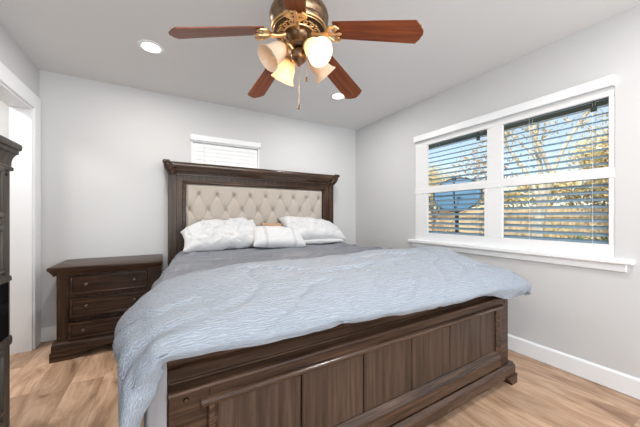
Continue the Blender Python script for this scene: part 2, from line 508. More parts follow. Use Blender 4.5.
# ------------------------------------------------------------------ blinds
def slat_mesh(mb, length, depth=0.050, t=0.0028, tilt=0.0, axis=1, crown=0.0022, n=6):
    pr = []
    for i in range(n + 1):
        a = -depth / 2 + depth * i / n
        pr.append((a, t / 2 + crown * (1 - (2 * a / depth) ** 2)))
    for i in range(n, -1, -1):
        a = -depth / 2 + depth * i / n
        pr.append((a, -t / 2 + crown * (1 - (2 * a / depth) ** 2)))
    c, s_ = math.cos(tilt), math.sin(tilt)
    pr = [(a * c - z * s_, a * s_ + z * c) for a, z in pr]
    return mb.prism(pr, axis, -length / 2, length / 2)
bx_ = XR + 0.0585  # behind the frame, so the slats' painted shade shows only over the panes
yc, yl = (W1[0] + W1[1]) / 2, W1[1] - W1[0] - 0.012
b1 = thing('window_blind', 'wide white slatted blind, slats painted dark as backlit shade, open, across the right-hand double window', 'blind', (bx_, yc, 0.862))
MB().box(XR - 0.040 - bx_, XR - 0.024 - bx_, 0.600 - yc, 2.229 - yc, 1.978 - 0.862, 2.046 - 0.862, 0.003).box(XR - 0.024 - bx_, XR - bx_, 0.600 - yc, 0.602 - yc + 0.006, 1.978 - 0.862, 2.046 - 0.862).box(XR - 0.024 - bx_, XR - bx_, 2.222 - yc, 2.229 - yc, 1.978 - 0.862, 2.046 - 0.862).build('valance', trim_m, b1, smooth=False)
MB().box(-0.020, 0.028, -yl / 2, yl / 2, 1.955 - 0.862, 2.010 - 0.862, 0.002).build('headrail', trim_m, b1, smooth=False)
MB().box(-0.024, 0.026, -yl / 2, yl / 2, 0.003, 0.020, 0.004).build('bottom_rail', trim_m, b1, smooth=False)
sm = slat_mesh(MB(), yl, tilt=math.radians(24)).build('slat', slat_shade_m, b1)
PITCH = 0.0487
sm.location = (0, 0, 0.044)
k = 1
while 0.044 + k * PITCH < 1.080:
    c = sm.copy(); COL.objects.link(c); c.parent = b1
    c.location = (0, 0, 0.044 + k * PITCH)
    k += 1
for cy in (-0.70, -0.32, 0.10, 0.56):
    m_ = MB()
    for dx in (-0.026, 0.026): m_.tube([(dx, cy, 0.015), (dx, cy, 1.095)], 0.0011, 6)
    m_.build('ladder_cord', cord_m, b1)
# closed blind of the small window
xc2, xl2 = (W2[0] + W2[1]) / 2, W2[1] - W2[0] - 0.034
b2 = thing('window_blind', 'small white closed blind above the headboard on the back wall', 'blind', (xc2, YB + 0.012, 1.21))
zz = 1.21
m_ = MB().box(0.262 - xc2, 1.060 - xc2, -0.050, -0.036, 1.979 - zz, 2.041 - zz, 0.003).box(0.262 - xc2, 0.270 - xc2, -0.036, -0.012, 1.979 - zz, 2.041 - zz).box(1.052 - xc2, 1.060 - xc2, -0.036, -0.012, 1.979 - zz, 2.041 - zz)
m_.build('valance', trim_m, b2, smooth=False)
MB().box(-xl2 / 2, xl2 / 2, -0.022, 0.028, 1.965 - zz, 2.010 - zz, 0.002).build('headrail', trim_m, b2, smooth=False)
MB().box(-xl2 / 2, xl2 / 2, -0.012, 0.012, 0.0, 0.018, 0.003).build('bottom_rail', trim_m, b2, smooth=False)
s2 = slat_mesh(MB(), xl2, tilt=math.radians(77), axis=0).build('slat', slatw_m, b2)
s2.location = (0, 0, 0.042)
k = 1
while 0.042 + k * 0.0455 < 0.75:
    c = s2.copy(); COL.objects.link(c); c.parent = b2
    c.location = (0, 0, 0.042 + k * 0.0455)
    k += 1
for cx in (-0.25, 0.25):
    MB().tube([(cx, -0.017, 0.01), (cx, -0.017, 0.76)], 0.0012, 6).build('ladder_cord', cord_m, b2)
MB().tube([(-0.255, -0.026, 0.76), (-0.255, -0.026, 0.2)], 0.0035, 8).build('tilt_wand', trim_m, b2)

# dark clips on the sashes
for (py, pz, w_) in ((0.712, 1.872, 'right'), (1.514, 1.864, 'left')):
    o = MB().box(XF1 - 0.006, XF1, py - 0.017, py + 0.017, pz - 0.020, pz + 0.020, 0.003).box(XF1 - 0.010, XF1 - 0.006, py - 0.008, py + 0.008, pz - 0.010, pz + 0.012, 0.002).box(XF1 - 0.004, XF1, py - 0.004, py + 0.004, pz + 0.02, 1.93).build('sash_clip', clip_m)
    tag(o, 'small dark green square clip at the top of the %s upper pane' % w_, 'clip')

# ------------------------------------------------------------------ bed
BT = 0.0
FOOT_TURN = math.radians(1.1)
BC = Vector((1.050, 2.10, 0))
bed = thing('bed', 'king bed with dark wood frame and beige tufted headboard', 'bed', BC, BT)
# --- headboard frame
H0 = 1.120           # front plane of the posts
hb = MB()
for s_ in (-1, 1):
    a, b = sorted((s_ * 1.006, s_ * 0.928))
    hb.box(a, b, H0, H0 + 0.10, 0.0, 1.575, 0.004)
    a, b = sorted((s_ * 0.929, s_ * 0.870))
    hb.box(a, b, H0 + 0.016, H0 + 0.09, 0.25, 1.506)
hb.box(-0.929, 0.929, H0 + 0.016, H0 + 0.09, 1.505, 1.566, 0.003)
hb.box(-0.93, 0.93, H0 + 0.06, H0 + 0.095, 0.25, 1.58)
hb.box(-0.93, 0.93, H0 + 0.016, H0 + 0.09, 0.25, 0.62, 0.003)
hbo = hb.build('headboard', wood_z, bed)
# inner moulding round the panel
im = MB()
pr = [(0.0, 0.0), (0.022, 0.0), (0.022, 0.010), (0.014, 0.020), (0.006, 0.022), (0.0, 0.020)]
for s_ in (-1, 1):
    a, b = sorted((s_ * 0.872, s_ * 0.843))
    im.box(a, b, H0 + 0.004, H0 + 0.06, 0.60, 1.505, 0.006, 2)
im.box(-0.872, 0.872, H0 + 0.004, H0 + 0.06, 1.481, 1.512, 0.006, 2)
im.build('panel_moulding', wood_x, hbo)
# crown: fillet, cove and heavy rounded top
cr = [(H0 + 0.10, 1.562), (H0 - 0.010, 1.562), (H0 - 0.012, 1.573), (H0 - 0.004, 1.578), (H0 - 0.010, 1.588), (H0 - 0.024, 1.602), (H0 - 0.040, 1.620), (H0 - 0.052, 1.640),
      (H0 - 0.058, 1.660), (H0 - 0.058, 1.674), (H0 - 0.052, 1.686), (H0 - 0.040, 1.692), (H0 + 0.11, 1.692), (H0 + 0.11, 1.60)]
MB().prism(cr, 0, -0.985, 0.985).build('crown_moulding', wood_gloss, hbo)
for s_ in (-1, 1):
    sc = MB()
    cr2 = [(H0 + 0.105, 1.566), (H0 - 0.016, 1.566), (H0 - 0.020, 1.580), (H0 - 0.030, 1.598), (H0 - 0.046, 1.614), (H0 - 0.058, 1.630),
           (H0 - 0.060, 1.640), (H0 - 0.062, 1.664), (H0 - 0.058, 1.682), (H0 - 0.050, 1.692), (H0 - 0.040, 1.694), (H0 + 0.11, 1.694), (H0 + 0.11, 1.60)]
    n = len(cr2)
    # a scroll that flares outward as it rises
    A, B = [], []
    for y, z in cr2:
        fl = max(0.0, (z - 1.575) / 0.11)
        A.append(sc.bm.verts.new((s_ * (0.925 + 0.050 * fl), y, z)))
        B.append(sc.bm.verts.new((s_ * (1.006 + 0.042 * fl), y, z)))
    for i in range(n):
        sc.bm.faces.new((A[i], A[(i + 1) % n], B[(i + 1) % n], B[i]))
    sc.bm.faces.new(A[::-1]); sc.bm.faces.new(B)
    base_, tip_ = Vector((s_ * 0.968, H0 - 0.022, 1.578)), Vector((s_ * 1.020, H0 - 0.060, 1.676))
    N_ = 20
    pts = [base_.lerp(tip_, q_ / N_) for q_ in range(N_ + 1)]
    sc.tube(pts, [(0.036 + 0.006 * math.sin(PI * q_ / N_)) * (1 - max(0, q_ / N_ - 0.72) ** 2 * 5.5) * (1 + 0.07 * math.sin(q_ * 1.6)) for q_ in range(N_ + 1)], 16)
    sc.tube([(s_ * 0.990, H0 - 0.066, 1.680), (s_ * 1.050, H0 - 0.066, 1.680)], 0.021, 16)
    sc.tube([(s_ * 1.048, H0 - 0.066, 1.680), (s_ * 1.055, H0 - 0.066, 1.680)], 0.011, 12)
    sc.build('scroll_end', wood_y, hbo)
# tufted panel
TX, TZ, TA, TB = -0.712, 1.366, 0.187, 0.330   # first button of the top row, lattice
PX0, PX1, PZ0, PZ1 = -0.845, 0.845, 0.60, 1.483
def tuft(x, z):
    u = (x - TX) / TA + (z - TZ) / TB
    w = (x - TX) / TA - (z - TZ) / TB
    du, dw = abs(u - round(u)), abs(w - round(w))
    cre = min(du, dw)
    rad = math.hypot(du, dw)
    h = 0.052 * (1 - math.exp(-(rad / 0.125) ** 0.95)) - 0.0045 * math.exp(-(cre / 0.045) ** 2) - 0.003 * math.exp(-(cre / 0.16) ** 2)
    if z > TZ:
        k_ = min(1.0, (z - TZ) / 0.07)
        uu = (x - TX) / TA
        d2 = abs(uu - round(uu))
        h2 = 0.050 - 0.004 * math.exp(-(d2 / 0.09) ** 2)
        h = h * (1 - k_) + h2 * k_
    e = min(x - PX0, PX1 - x, PZ1 - z)
    h *= min(1.0, max(0.0, e / 0.030)) ** 0.5
    return h
tp = MB()
def tfn(u, v):
    x = PX0 + (PX1 - PX0) * u
    z = PZ0 + (PZ1 - PZ0) * v
    return Vector((x, H0 + 0.062 - tuft(x, z), z))
tp.grid(tfn, 360, 190)
tpo = tp.build('tufted_panel', linen_m, bed, angle=80)
bt = None
for r in range(4):
    off = 0.0 if r % 2 == 0 else TA / 2
    i = 0
    while TX + off + i * TA < PX1 - 0.05:
        p = Vector((TX + off + i * TA, H0 + 0.060, TZ - r * TB / 2))
        if bt is None:
            bt = MB().ball((0, 0, 0), 0.0115, 1, 0.55, 1, 12, 8).build('button', linen_m, tpo)
            o = bt
        else:
            o = bt.copy(); COL.objects.link(o); o.parent = tpo
        o.location = p
        i += 1
# --- footboard
F = -1.118
fb = MB()
fb.box(-1.018, 1.018, F + 0.030, F + 0.070, 0.10, 0.60)
for s_ in (-1, 1):
    a, b = sorted((s_ * 1.024, s_ * 0.905))
    fb.box(a, b, F, F + 0.075, 0.05, 0.581, 0.003)
fb.box(-0.906, 0.906, F, F + 0.06, 0.525, 0.581, 0.003)
fb.box(-0.906, 0.906, F, F + 0.06, 0.10, 0.20, 0.003)
fbo = fb.build('footboard', wood_x, bed)
up = [(F + 0.085, 0.572), (F - 0.008, 0.572), (F - 0.012, 0.578), (F - 0.010, 0.586), (F + 0.004, 0.592), (F + 0.034, 0.594), (F + 0.040, 0.602), (F + 0.038, 0.630), (F + 0.032, 0.648), (F + 0.026, 0.652), (F + 0.022, 0.664),
      (F + 0.024, 0.676), (F + 0.036, 0.682), (F + 0.085, 0.682)]
MB().prism(up, 0, -1.024, 1.024).build('top_rail', wood_x, fbo)
pn = MB()
gro = [-0.870] + [x - 1.045 for x in (0.487, 0.806, 1.123, 1.442, 1.757)] + [0.890]
gro = [-0.906, -0.558, -0.240, 0.078, 0.396, 0.711, 0.906]
for a, b in zip(gro, gro[1:]):
    pn.box(a + 0.003, b - 0.003, F + 0.014, F + 0.0295, 0.19, 0.535, 0.005)
pn.build('plank_panel', plank_z, fbo, smooth=False)
ml = MB()
bp = [(y_, z_ + 0.018) for y_, z_ in [(F + 0.020, 0.492), (F + 0.006, 0.490), (F - 0.008, 0.496), (F - 0.017, 0.504), (F - 0.019, 0.513), (F - 0.014, 0.519), (F - 0.005, 0.524), (F + 0.004, 0.526), (F + 0.02, 0.526)]]
ml.prism(bp, 0, -0.932, 0.932)
for s_ in (-1, 1):
    pf = [(s_ * 0.880, F + 0.02), (s_ * 0.878, F + 0.006), (s_ * 0.886, F - 0.006), (s_ * 0.896, F - 0.013), (s_ * 0.908, F - 0.013), (s_ * 0.914, F - 0.004), (s_ * 0.916, F + 0.02)]
    ml.prism(pf, 2, 0.20, 0.518)
ml.prism([(F + 0.02, 0.236), (F + 0.010, 0.236), (F + 0.002, 0.228), (F - 0.010, 0.208), (F - 0.014, 0.196), (F - 0.014, 0.140), (F - 0.008, 0.134), (F + 0.02, 0.12)], 0, -0.905, 0.905)
ml.build('panel_moulding', wood_gloss, fbo)
pl = [(F + 0.05, 0.132), (F - 0.018, 0.132), (F - 0.021, 0.125), (F - 0.028, 0.119), (F - 0.033, 0.110), (F - 0.034, 0.102), (F - 0.034, 0.056), (F + 0.05, 0.056)]
MB().prism(pl, 0, -1.050, 1.050).build('base_plinth', wood_gloss, fbo)
for s_ in (-1, 1):
    fo = [(s_ * 1.058, 0.0), (s_ * 1.058, 0.062), (s_ * 0.925, 0.062), (s_ * 0.935, 0.048), (s_ * 0.955, 0.044), (s_ * 0.958, 0.030), (s_ * 0.972, 0.026), (s_ * 0.985, 0.012), (s_ * 0.985, 0.0)]
    MB().prism(fo, 1, F - 0.042, F + 0.055).build('bracket_foot', wood_x, fbo, smooth=False)
for s_ in (-1, 1):
    MB().lathe([(0.0, -0.006), (0.006, -0.005), (0.0085, 0.0), (0.0085, 0.004)], 14, Matrix.Translation((s_ * 0.975, F - 0.001, 0.551)) @ Matrix.Rotation(-PI / 2, 4, 'X')).build('wood_plug', pewter_m, fbo)
for s_ in (-1, 1):
    a, b = sorted((s_ * 1.000, s_ * 0.972))
    MB().box(a, b, F + 0.07, H0 + 0.01, 0.17, 0.40, 0.004).build('side_rail', wood_y, bed)

# --- mattress and box spring
def bedding_box(name, label, x0, x1, y0, y1, z0, z1, m, bev):
    o = MB().box(x0 - BC.x, x1 - BC.x, y0 - BC.y, y1 - BC.y, 0, z1 - z0, bev, 4).build(name, m)
    o.location = (BC.x, BC.y, z0); o.rotation_euler = (0, 0, BT)
    return tag(o, label, 'mattress' if 'mattress' in name else 'box spring')
fbo.rotation_euler = (0, 0, FOOT_TURN)
fbo.location = Vector((-0.012, F, 0)) - Matrix.Rotation(FOOT_TURN, 3, 'Z') @ Vector((0, F, 0))
bedding_box('box_spring', 'low box spring inside the dark bed frame under the mattress', 0.085, 2.005, 1.075, 3.20, 0.18, 0.42, skirt_m, 0.02)
bedding_box('mattress', 'thick king mattress under the charcoal sheet', 0.135, 2.02, 1.075, 3.20, 0.42, 0.770, mattress_m, 0.05)

def cloth(name, G, nu, nv, m, disp, label, cat, su, sv, thick=0.0, base=(1.045, 1.6, 0.0)):
    G = [[Vector(p) for p in row] for row in G]
    bm = bmesh.new()
    base = Vector(base)
    V = []
    for j in range(nv + 1):
        v = j / nv
        row = []
        cols = [None] * (nu + 1)
        for i in range(nu + 1):
            row.append(patch(G, i / nu, v))
        V.append(row)
    N = [[None] * (nu + 1) for _ in range(nv + 1)]
    for j in range(nv + 1):
        for i in range(nu + 1):
            du = V[j][min(i + 1, nu)] - V[j][max(i - 1, 0)]
            dv = V[min(j + 1, nv)][i] - V[max(j - 1, 0)][i]
            n = dv.cross(du)
            N[j][i] = n.normalized() if n.length > 1e-9 else Vector((0, 0, 1))
    VV = []
    uvs = {}
    for j in range(nv + 1):
        row = []
        for i in range(nu + 1):
            p = V[j][i] + N[j][i] * disp(i / nu, j / nv, V[j][i])
            vv = bm.verts.new(p - base)
            uvs[vv] = (i / nu * su, j / nv * sv)
            row.append(vv)
        VV.append(row)
    lay = bm.loops.layers.uv.new('cloth')
    for j in range(nv):
        for i in range(nu):
            f = bm.faces.new((VV[j][i], VV[j + 1][i], VV[j + 1][i + 1], VV[j][i + 1]))
            f.smooth = True
            for lp in f.loops: lp[lay].uv = uvs[lp.vert]
    me = bpy.data.meshes.new(name)
    bm.to_mesh(me); bm.free()
    me.materials.append(m)
    o = bpy.data.objects.new(name, me)
    COL.objects.link(o)
    o.location = base
    if thick:
        md = o.modifiers.new('thickness', 'SOLIDIFY')
        md.thickness = thick; md.offset = -1
    return tag(o, label, cat)

# bed skirt hanging on the near side
def skirt_disp(u, v, p): return 0.006 * math.sin(p.y * 34)
def skirt_row(z, o):
    return [(0.010, 0.972, z), (-0.018 - o, 0.975, z), (-0.044 - o, 0.992, z), (-0.038 - o, 1.08, min(z, 0.60)), (-0.022 - o, 1.5, min(z, 0.52)), (-0.004 - o, 2.1, min(z, 0.42)), (0.038 - o, 2.75, min(z, 0.42))]
cloth('bed_skirt', [skirt_row(0.685, 0.0), skirt_row(0.36, 0.008), skirt_row(0.14, 0.014)], 110, 12, skirt_m, skirt_disp,
      'pale grey bed skirt hanging below the duvet on the near side', 'bed skirt', 1, 1, 0.003)

# charcoal sheet over the mattress
def sheet_disp(u, v, p):
    a = noise.noise(Vector((p.x * 1.3, p.y * 7.0 + 0.8 * math.sin(p.x * 2.3), p.z * 4))) * 0.016
    b = noise.noise(Vector((p.x * 3 + 9, p.y * 14, p.z * 9))) * 0.007
    r = noise.noise(Vector((p.x * 0.9 + 3, p.y * 6.0 + p.x * 1.2, p.z * 2)))
    r2 = noise.noise(Vector((p.x * 1.6 - p.y * 2.0 + 1, p.y * 5.0 - p.x * 1.8, p.z * 2 + 7)))
    a += 0.008 * math.sin(p.y * 38 + 2.2 * math.sin(p.x * 1.7) + 5 * r)
    k_ = max(0.2, min(1.0, (p.y - 1.7) / 0.15))
    return (a + b - 0.016 * max(0.0, 1 - abs(r) * 7) + 0.014 * max(0.0, 1 - abs(r2) * 8)) * k_
def sheet_row(y, top, hang, xl):
    return [(xl + 0.006, y, hang), (xl, y, (hang + 0.72) / 2), (xl, y, 0.70), (xl + 0.030, y, 0.757), (xl + 0.115, y, top - 0.004), (0.5, y, top), (1.0, y, top + 0.006), (1.5, y, top + 0.004), (1.97, y, top - 0.004),
            (2.055, y, 0.755), (2.075, y, 0.68), (2.075, y, 0.56), (2.072, y, 0.45)]
cloth('flat_sheet', [sheet_row(3.10, 0.782, 0.66, 0.105), sheet_row(2.85, 0.786, 0.58, 0.085), sheet_row(2.62, 0.790, 0.46, 0.055), sheet_row(2.30, 0.795, 0.42, 0.012), sheet_row(2.0, 0.797, 0.40, -0.034),
                     sheet_row(1.75, 0.797, 0.40, -0.050), sheet_row(1.45, 0.79, 0.40, -0.035)], 150, 110, sheet_m, sheet_disp,
      'rumpled charcoal sheet covering the head half of the bed', 'sheet', 2.6, 1.7, 0.006)

# duvet folded over the foot half
def row(y, top, L, dz, yR, Rz):
    """L: five points of the left side from hem to shoulder; the top runs at height top"""
    yR = y if yR is None else yR
    ys = lambda x: y + (yR - y) * max(0.0, min(1.0, x / 2.05))
    r = list(L)
    for x, d in ((0.30, 0.0), (0.62, 0.004), (0.98, 0.0), (1.34, 0.006), (1.68, 0.004)):
        r.append((x, ys(x), top + d + dz * x))
    for q, (x, z) in enumerate(Rz):
        r.append((x, ys(2.05) if q else ys(1.93), z))
    return r
G = [
    row(1.56, 0.800, [(-0.045, 1.56, 0.52), (-0.055, 1.56, 0.58), (-0.060, 1.56, 0.65), (-0.045, 1.57, 0.720), (0.045, 1.57, 0.785)], 0.0, 1.70, [(1.93, .795), (2.05, .775), (2.09, .745), (2.10, .70), (2.08, .67)]),
    row(1.655, 0.812, [(-0.060, 1.64, 0.48), (-0.068, 1.64, 0.56), (-0.070, 1.645, 0.66), (-0.040, 1.65, 0.735), (0.045, 1.655, 0.793)], 0.0, 1.79, [(1.93, .806), (2.06, .785), (2.11, .750), (2.12, .70), (2.085, .66)]),
    row(1.625, 0.840, [(-0.085, 1.60, 0.45), (-0.100, 1.60, 0.55), (-0.103, 1.60, 0.665), (-0.055, 1.61, 0.750), (0.045, 1.62, 0.812)], 0.004, 1.74, [(1.93, .843), (2.06, .822), (2.13, .775), (2.14, .715), (2.09, .66)]),
    row(1.50, 0.858, [(-0.095, 1.50, 0.43), (-0.125, 1.50, 0.55), (-0.142, 1.49, 0.665), (-0.080, 1.50, 0.760), (0.045, 1.50, 0.825)], 0.006, 1.56, [(1.93, .870), (2.06, .852), (2.14, .80), (2.155, .73), (2.10, .66)]),
    row(1.31, 0.856, [(-0.095, 1.31, 0.42), (-0.130, 1.31, 0.56), (-0.160, 1.29, 0.690), (-0.095, 1.31, 0.770), (0.035, 1.31, 0.826)], -0.002, 1.34, [(1.93, .845), (2.07, .825), (2.15, .780), (2.17, .715), (2.11, .65)]),
    row(1.16, 0.842, [(-0.085, 1.16, 0.42), (-0.115, 1.16, 0.56), (-0.150, 1.15, 0.695), (-0.085, 1.16, 0.772), (0.03, 1.16, 0.812)], -0.014, 1.18, [(1.93, .808), (2.07, .790), (2.16, .748), (2.185, .690), (2.12, .640)]),
    row(1.045, 0.812, [(-0.088, 1.05, 0.42), (-0.102, 1.05, 0.57), (-0.120, 1.045, 0.690), (-0.070, 1.05, 0.760), (0.025, 1.045, 0.796)], -0.016, 1.05, [(1.93, .782), (2.08, .766), (2.17, .730), (2.197, .680), (2.13, .632)]),
    row(0.965, 0.775, [(-0.096, 0.95, 0.42), (-0.114, 0.95, 0.54), (-0.112, 0.945, 0.650), (-0.060, 0.950, 0.735), (0.020, 0.955, 0.770)], -0.020, 0.965, [(1.93, .740), (2.08, .732), (2.175, .704), (2.200, .664), (2.155, .618)]),
    row(0.912, 0.728, [(-0.094, 0.905, 0.42), (-0.096, 0.888, 0.53), (-0.076, 0.882, 0.640), (-0.032, 0.884, 0.704), (0.024, 0.892, 0.734)], -0.030, 0.915, [(1.93, .668), (2.07, .668), (2.16, .660), (2.185, .640), (2.15, .608)]),
    row(0.915, 0.694, [(-0.060, 0.942, 0.42), (-0.040, 0.932, 0.53), (-0.012, 0.920, 0.620), (0.006, 0.915, 0.676), (0.030, 0.912, 0.705)], -0.030, 0.940, [(1.93, .588), (2.05, .580), (2.12, .588), (2.155, .605), (2.14, .594)]),
]
def duvet_disp(u, v, p):
    q = Vector((p.x * 2.2, p.y * 3.2, p.z * 2.5))
    a = noise.noise(q + Vector((3, 1, 2))) * 0.016
    b = noise.noise(Vector((p.x * 6 + p.y * 5, p.y * 9 - p.x * 2, p.z * 7))) * 0.007
    r = noise.noise(Vector((p.x * 4.0 - 2.5 * p.y + 5, p.y * 5 + p.x, p.z * 4)))
    c = -0.010 * max(0.0, 1 - abs(r) * 7)
    e = min(1.0, v / 0.10)
    # the deep fold where the hanging corner breaks away from the top
    kx = max(0.0, min(1.0, (0.13 - p.x) / 0.15))
    c -= 0.024 * kx * math.exp(-((p.y - 0.992 + 0.25 * max(0.0, 0.76 - p.z)) / 0.027) ** 2)
    # a gathered crease near the far corner and one in the middle
    for (cx, cy, ax, ay, L_) in ((1.80, 1.10, 0.55, -0.83, 0.16), (1.45, 1.42, 0.9, -0.43, 0.22), (0.9, 1.25, 0.97, 0.2, 0.30), (0.45, 1.35, 0.9, -0.4, 0.25)):
        dx, dy = p.x - cx, p.y - cy
        t_l, t_n = dx * ax + dy * ay, -dx * ay + dy * ax
        if abs(t_l) < L_ and p.z > 0.66:
            w_ = 1 - (t_l / L_) ** 2
            c += w_ * (-0.012 * math.exp(-(t_n / 0.012) ** 2) + 0.010 * math.exp(-((t_n - 0.035) / 0.025) ** 2))
    return (a + b + c) * e + noise.noise(p * 24) * 0.0022
cloth('duvet', G, 300, 170, duvet_m, duvet_disp, 'pale blue-grey textured duvet folded over the foot half of the bed', 'duvet', 3.0, 1.3, 0.010)

# ------------------------------------------------------------------ pillows
def pillow_mesh(w, h, t, seed, pinch=0.06, wr=0.012, flange=0.0, n=70, slump=0.0, taper=0.0):
    mb = MB()
    bm = mb.bm
    def pt(u, v, sgn):
        x, y = u * 2 - 1, v * 2 - 1
        ex = (1 - abs(x) ** 3.0) ; ey = (1 - abs(y) ** 3.0)
        th = max(0.0, ex * ey) ** 0.45
        kx = 1 - pinch * (1 - abs(x)) * 0 - pinch * (1 - y * y) * abs(x) ** 3
        ky = 1 - pinch * (1 - x * x) * abs(y) ** 3
        tp_ = 1 - abs(taper) * max(0.0, x * (1 if taper > 0 else -1)) ** 2
        X, Y = x * w / 2 * kx, y * h / 2 * ky * tp_ - h / 2 * (1 - tp_) * 0.9
        q = Vector((X * 7 + seed, Y * 7, sgn * 2.0))
        crease = noise.noise(q) * wr + wr * 0.8 * (0.5 - abs(noise.noise(Vector((X * 4 + Y * 6 + seed, Y * 3 - X * 3, sgn)))) * 1.6)
        r1 = noise.noise(Vector((X * 5 - Y * 4 + seed, Y * 6 + X * 2, sgn * 3 + seed)))
        r2 = noise.noise(Vector((X * 3 + Y * 7 - seed, Y * 3 - X * 6, sgn * 5)))
        crease += wr * 0.55 * (max(0.0, 1 - abs(r1) * 7) - max(0.0, 1 - abs(r2) * 8))
        Z = sgn * (t / 2 * th) + crease * th * sgn
        Z += -slump * (x * x) * 0.5 + wr * 0.8 * noise.noise(Vector((X * 9, Y * 9 + seed, 0))) * (1 - th)
        return Vector((X, Y, Z))
    for sgn in (1, -1):
        V = [[bm.verts.new(pt(i / n, j / n, sgn)) for i in range(n + 1)] for j in range(n + 1)]
        for j in range(n):
            for i in range(n):
                bm.faces.new((V[j][i], V[j][i + 1], V[j + 1][i + 1], V[j + 1][i]))
    bmesh.ops.remove_doubles(bm, verts=bm.verts, dist=0.0006)
    return mb
def place(o, loc, tilt, rz=0.0, roll=0.0):
    o.location = loc
    o.rotation_euler = (Matrix.Rotation(rz, 3, 'Z') @ Matrix.Rotation(tilt, 3, 'X') @ Matrix.Rotation(roll, 3, 'Y')).to_euler()
R = math.radians
p = pillow_mesh(0.78, 0.44, 0.19, 3.1, 0.07, 0.040, taper=-0.36).build('pillow', pillow_m, angle=80)
place(p, (0.535, 2.965, 0.945), R(34), R(2), R(-3))
tag(p, 'rumpled white pillow at the left end of the headboard', 'pillow')
p = pillow_mesh(0.80, 0.43, 0.17, 8.7, 0.07, 0.022, taper=0.40).build('pillow', pillow_m, angle=80)
place(p, (1.615, 3.005, 0.972), R(31), R(-2), R(5))
tag(p, 'smooth white pillow at the right end of the headboard', 'pillow')
p = pillow_mesh(0.72, 0.38, 0.08, 5.2, 0.05, 0.008).build('pillow', pillow_m, angle=80)
place(p, (1.585, 2.985, 0.838), R(3), R(-2), R(0))
tag(p, 'flat white pillow lying under the right-hand white pillow', 'pillow')
# striped lumbar cushion
stripe_m = mat('white_cotton_grey_stripes', (0.86, 0.865, 0.88), 0.85, spec=0.2)
def build_stripe(m):
    n, l, b = nodes(m)
    tc = n.new('ShaderNodeTexCoord'); sp = n.new('ShaderNodeSeparateXYZ')
    l.new(tc.outputs['Object'], sp.inputs[0])
    r = n.new('ShaderNodeValToRGB'); r.color_ramp.interpolation = 'CONSTANT'
    mr = n.new('ShaderNodeMapRange'); mr.inputs[1].default_value = -0.3; mr.inputs[2].default_value = 0.3
    l.new(sp.outputs[0], mr.inputs[0]); l.new(mr.outputs[0], r.inputs['Fac'])
    W_, G_ = (0.63, 0.634, 0.646), (0.36, 0.37, 0.40)
    st = [0.0, W_]
    e = r.color_ramp.elements
    marks = [(0.0, W_)]
    for c in (0.225, 0.245, 0.265, 0.735, 0.755, 0.775):
        marks += [(c, G_), (c + 0.008, W_)]
    while len(e) < len(marks): e.new(0.9)
    for i, (q, c) in enumerate(marks):
        e[i].position = q; e[i].color = (*c, 1)
    l.new(r.outputs['Color'], b.inputs['Base Color'])
    bump(m, noise_tex(m, coords(m), 9, 5, 0.6, 0.8), 0.3, 0.010)
build_stripe(stripe_m)
p = pillow_mesh(0.58, 0.29, 0.15, 1.4, 0.06, 0.009, taper=0.25).build('cushion', stripe_m, angle=80)
place(p, (1.080, 2.800, 0.905), R(38), R(-6), R(4))
tag(p, 'small white lumbar cushion with thin grey stripes between the two big pillows', 'cushion')
p = pillow_mesh(0.30, 0.30, 0.10, 2.2, 0.06, 0.006).build('cushion', tan_m, angle=80)
place(p, (1.150, 3.10, 0.912), R(68), 0, 0)
tag(p, 'small tan cushion tucked behind the striped lumbar cushion', 'cushion')

# ------------------------------------------------------------------ drawers
def knob(mb, x, y, z, d=(0, -1, 0), s=1.0):
    q = Vector(d).to_track_quat('Z', 'Y').to_matrix().to_4x4()
    return mb.lathe([(0.013 * s, 0.0), (0.013 * s, 0.003), (0.006 * s, 0.006), (0.0055 * s, 0.012), (0.012 * s, 0.017), (0.0155 * s, 0.022), (0.0145 * s, 0.027), (0.008 * s, 0.030), (0.0, 0.031)], 18, Matrix.Translation((x, y, z)) @ q)
def drawer(parent, x0, x1, z0, z1, yf, knobs, lip=0.018):
    """front with a bolection frame and a sunk field, y towards -"""
    d = MB()
    d.box(x0, x1, yf, yf + 0.03, z0, z1, 0.003)
    d.box(x0, x1, yf - lip, yf + 0.002, z0, z0 + 0.022, 0.006, 2).box(x0, x1, yf - lip * 0.7, yf + 0.002, z1 - 0.016, z1, 0.005, 2)
    d.box(x0, x0 + 0.018, yf - lip * 0.8, yf + 0.002, z0 + 0.018, z1 - 0.012, 0.005, 2).box(x1 - 0.018, x1, yf - lip * 0.8, yf + 0.002, z0 + 0.018, z1 - 0.012, 0.005, 2)
    o = d.build('drawer', wood_x, parent)
    kb = None
    for kx, kz in knobs:
        if kb is None:
            kb = knob(MB(), 0, 0, 0).build('knob', pewter_m, o); q = kb
        else:
            q = kb.copy(); COL.objects.link(q); q.parent = o
        q.location = (kx, yf, kz)
    return o
NX, NY = -0.382, 2.90
ns = thing('nightstand', 'dark wood three-drawer nightstand left of the bed', 'nightstand', (NX, 3.13, 0))
yf = NY - 3.13          # local front plane
yb = 3.362 - 3.13
nb = MB()
for x0, x1 in ((-0.345, -0.268), (0.262, 0.366)):
    nb.box(x0, x1, yf, yf + 0.05, 0.13, 0.668, 0.003)
nb.box(-0.345, -0.325, yf + 0.03, yb, 0.10, 0.668).box(0.346, 0.366, yf + 0.03, yb, 0.10, 0.668).box(-0.33, 0.35, yb - 0.02, yb, 0.10, 0.668)
nb.box(-0.27, 0.265, yf + 0.004, yf + 0.05, 0.648, 0.668).box(-0.27, 0.265, yf + 0.006, yf + 0.05, 0.468, 0.492)
nb.box(-0.27, 0.265, yf + 0.02, yf + 0.05, 0.276, 0.308)
nb.box(-0.33, 0.35, yf + 0.05, yb - 0.02, 0.12, 0.14)
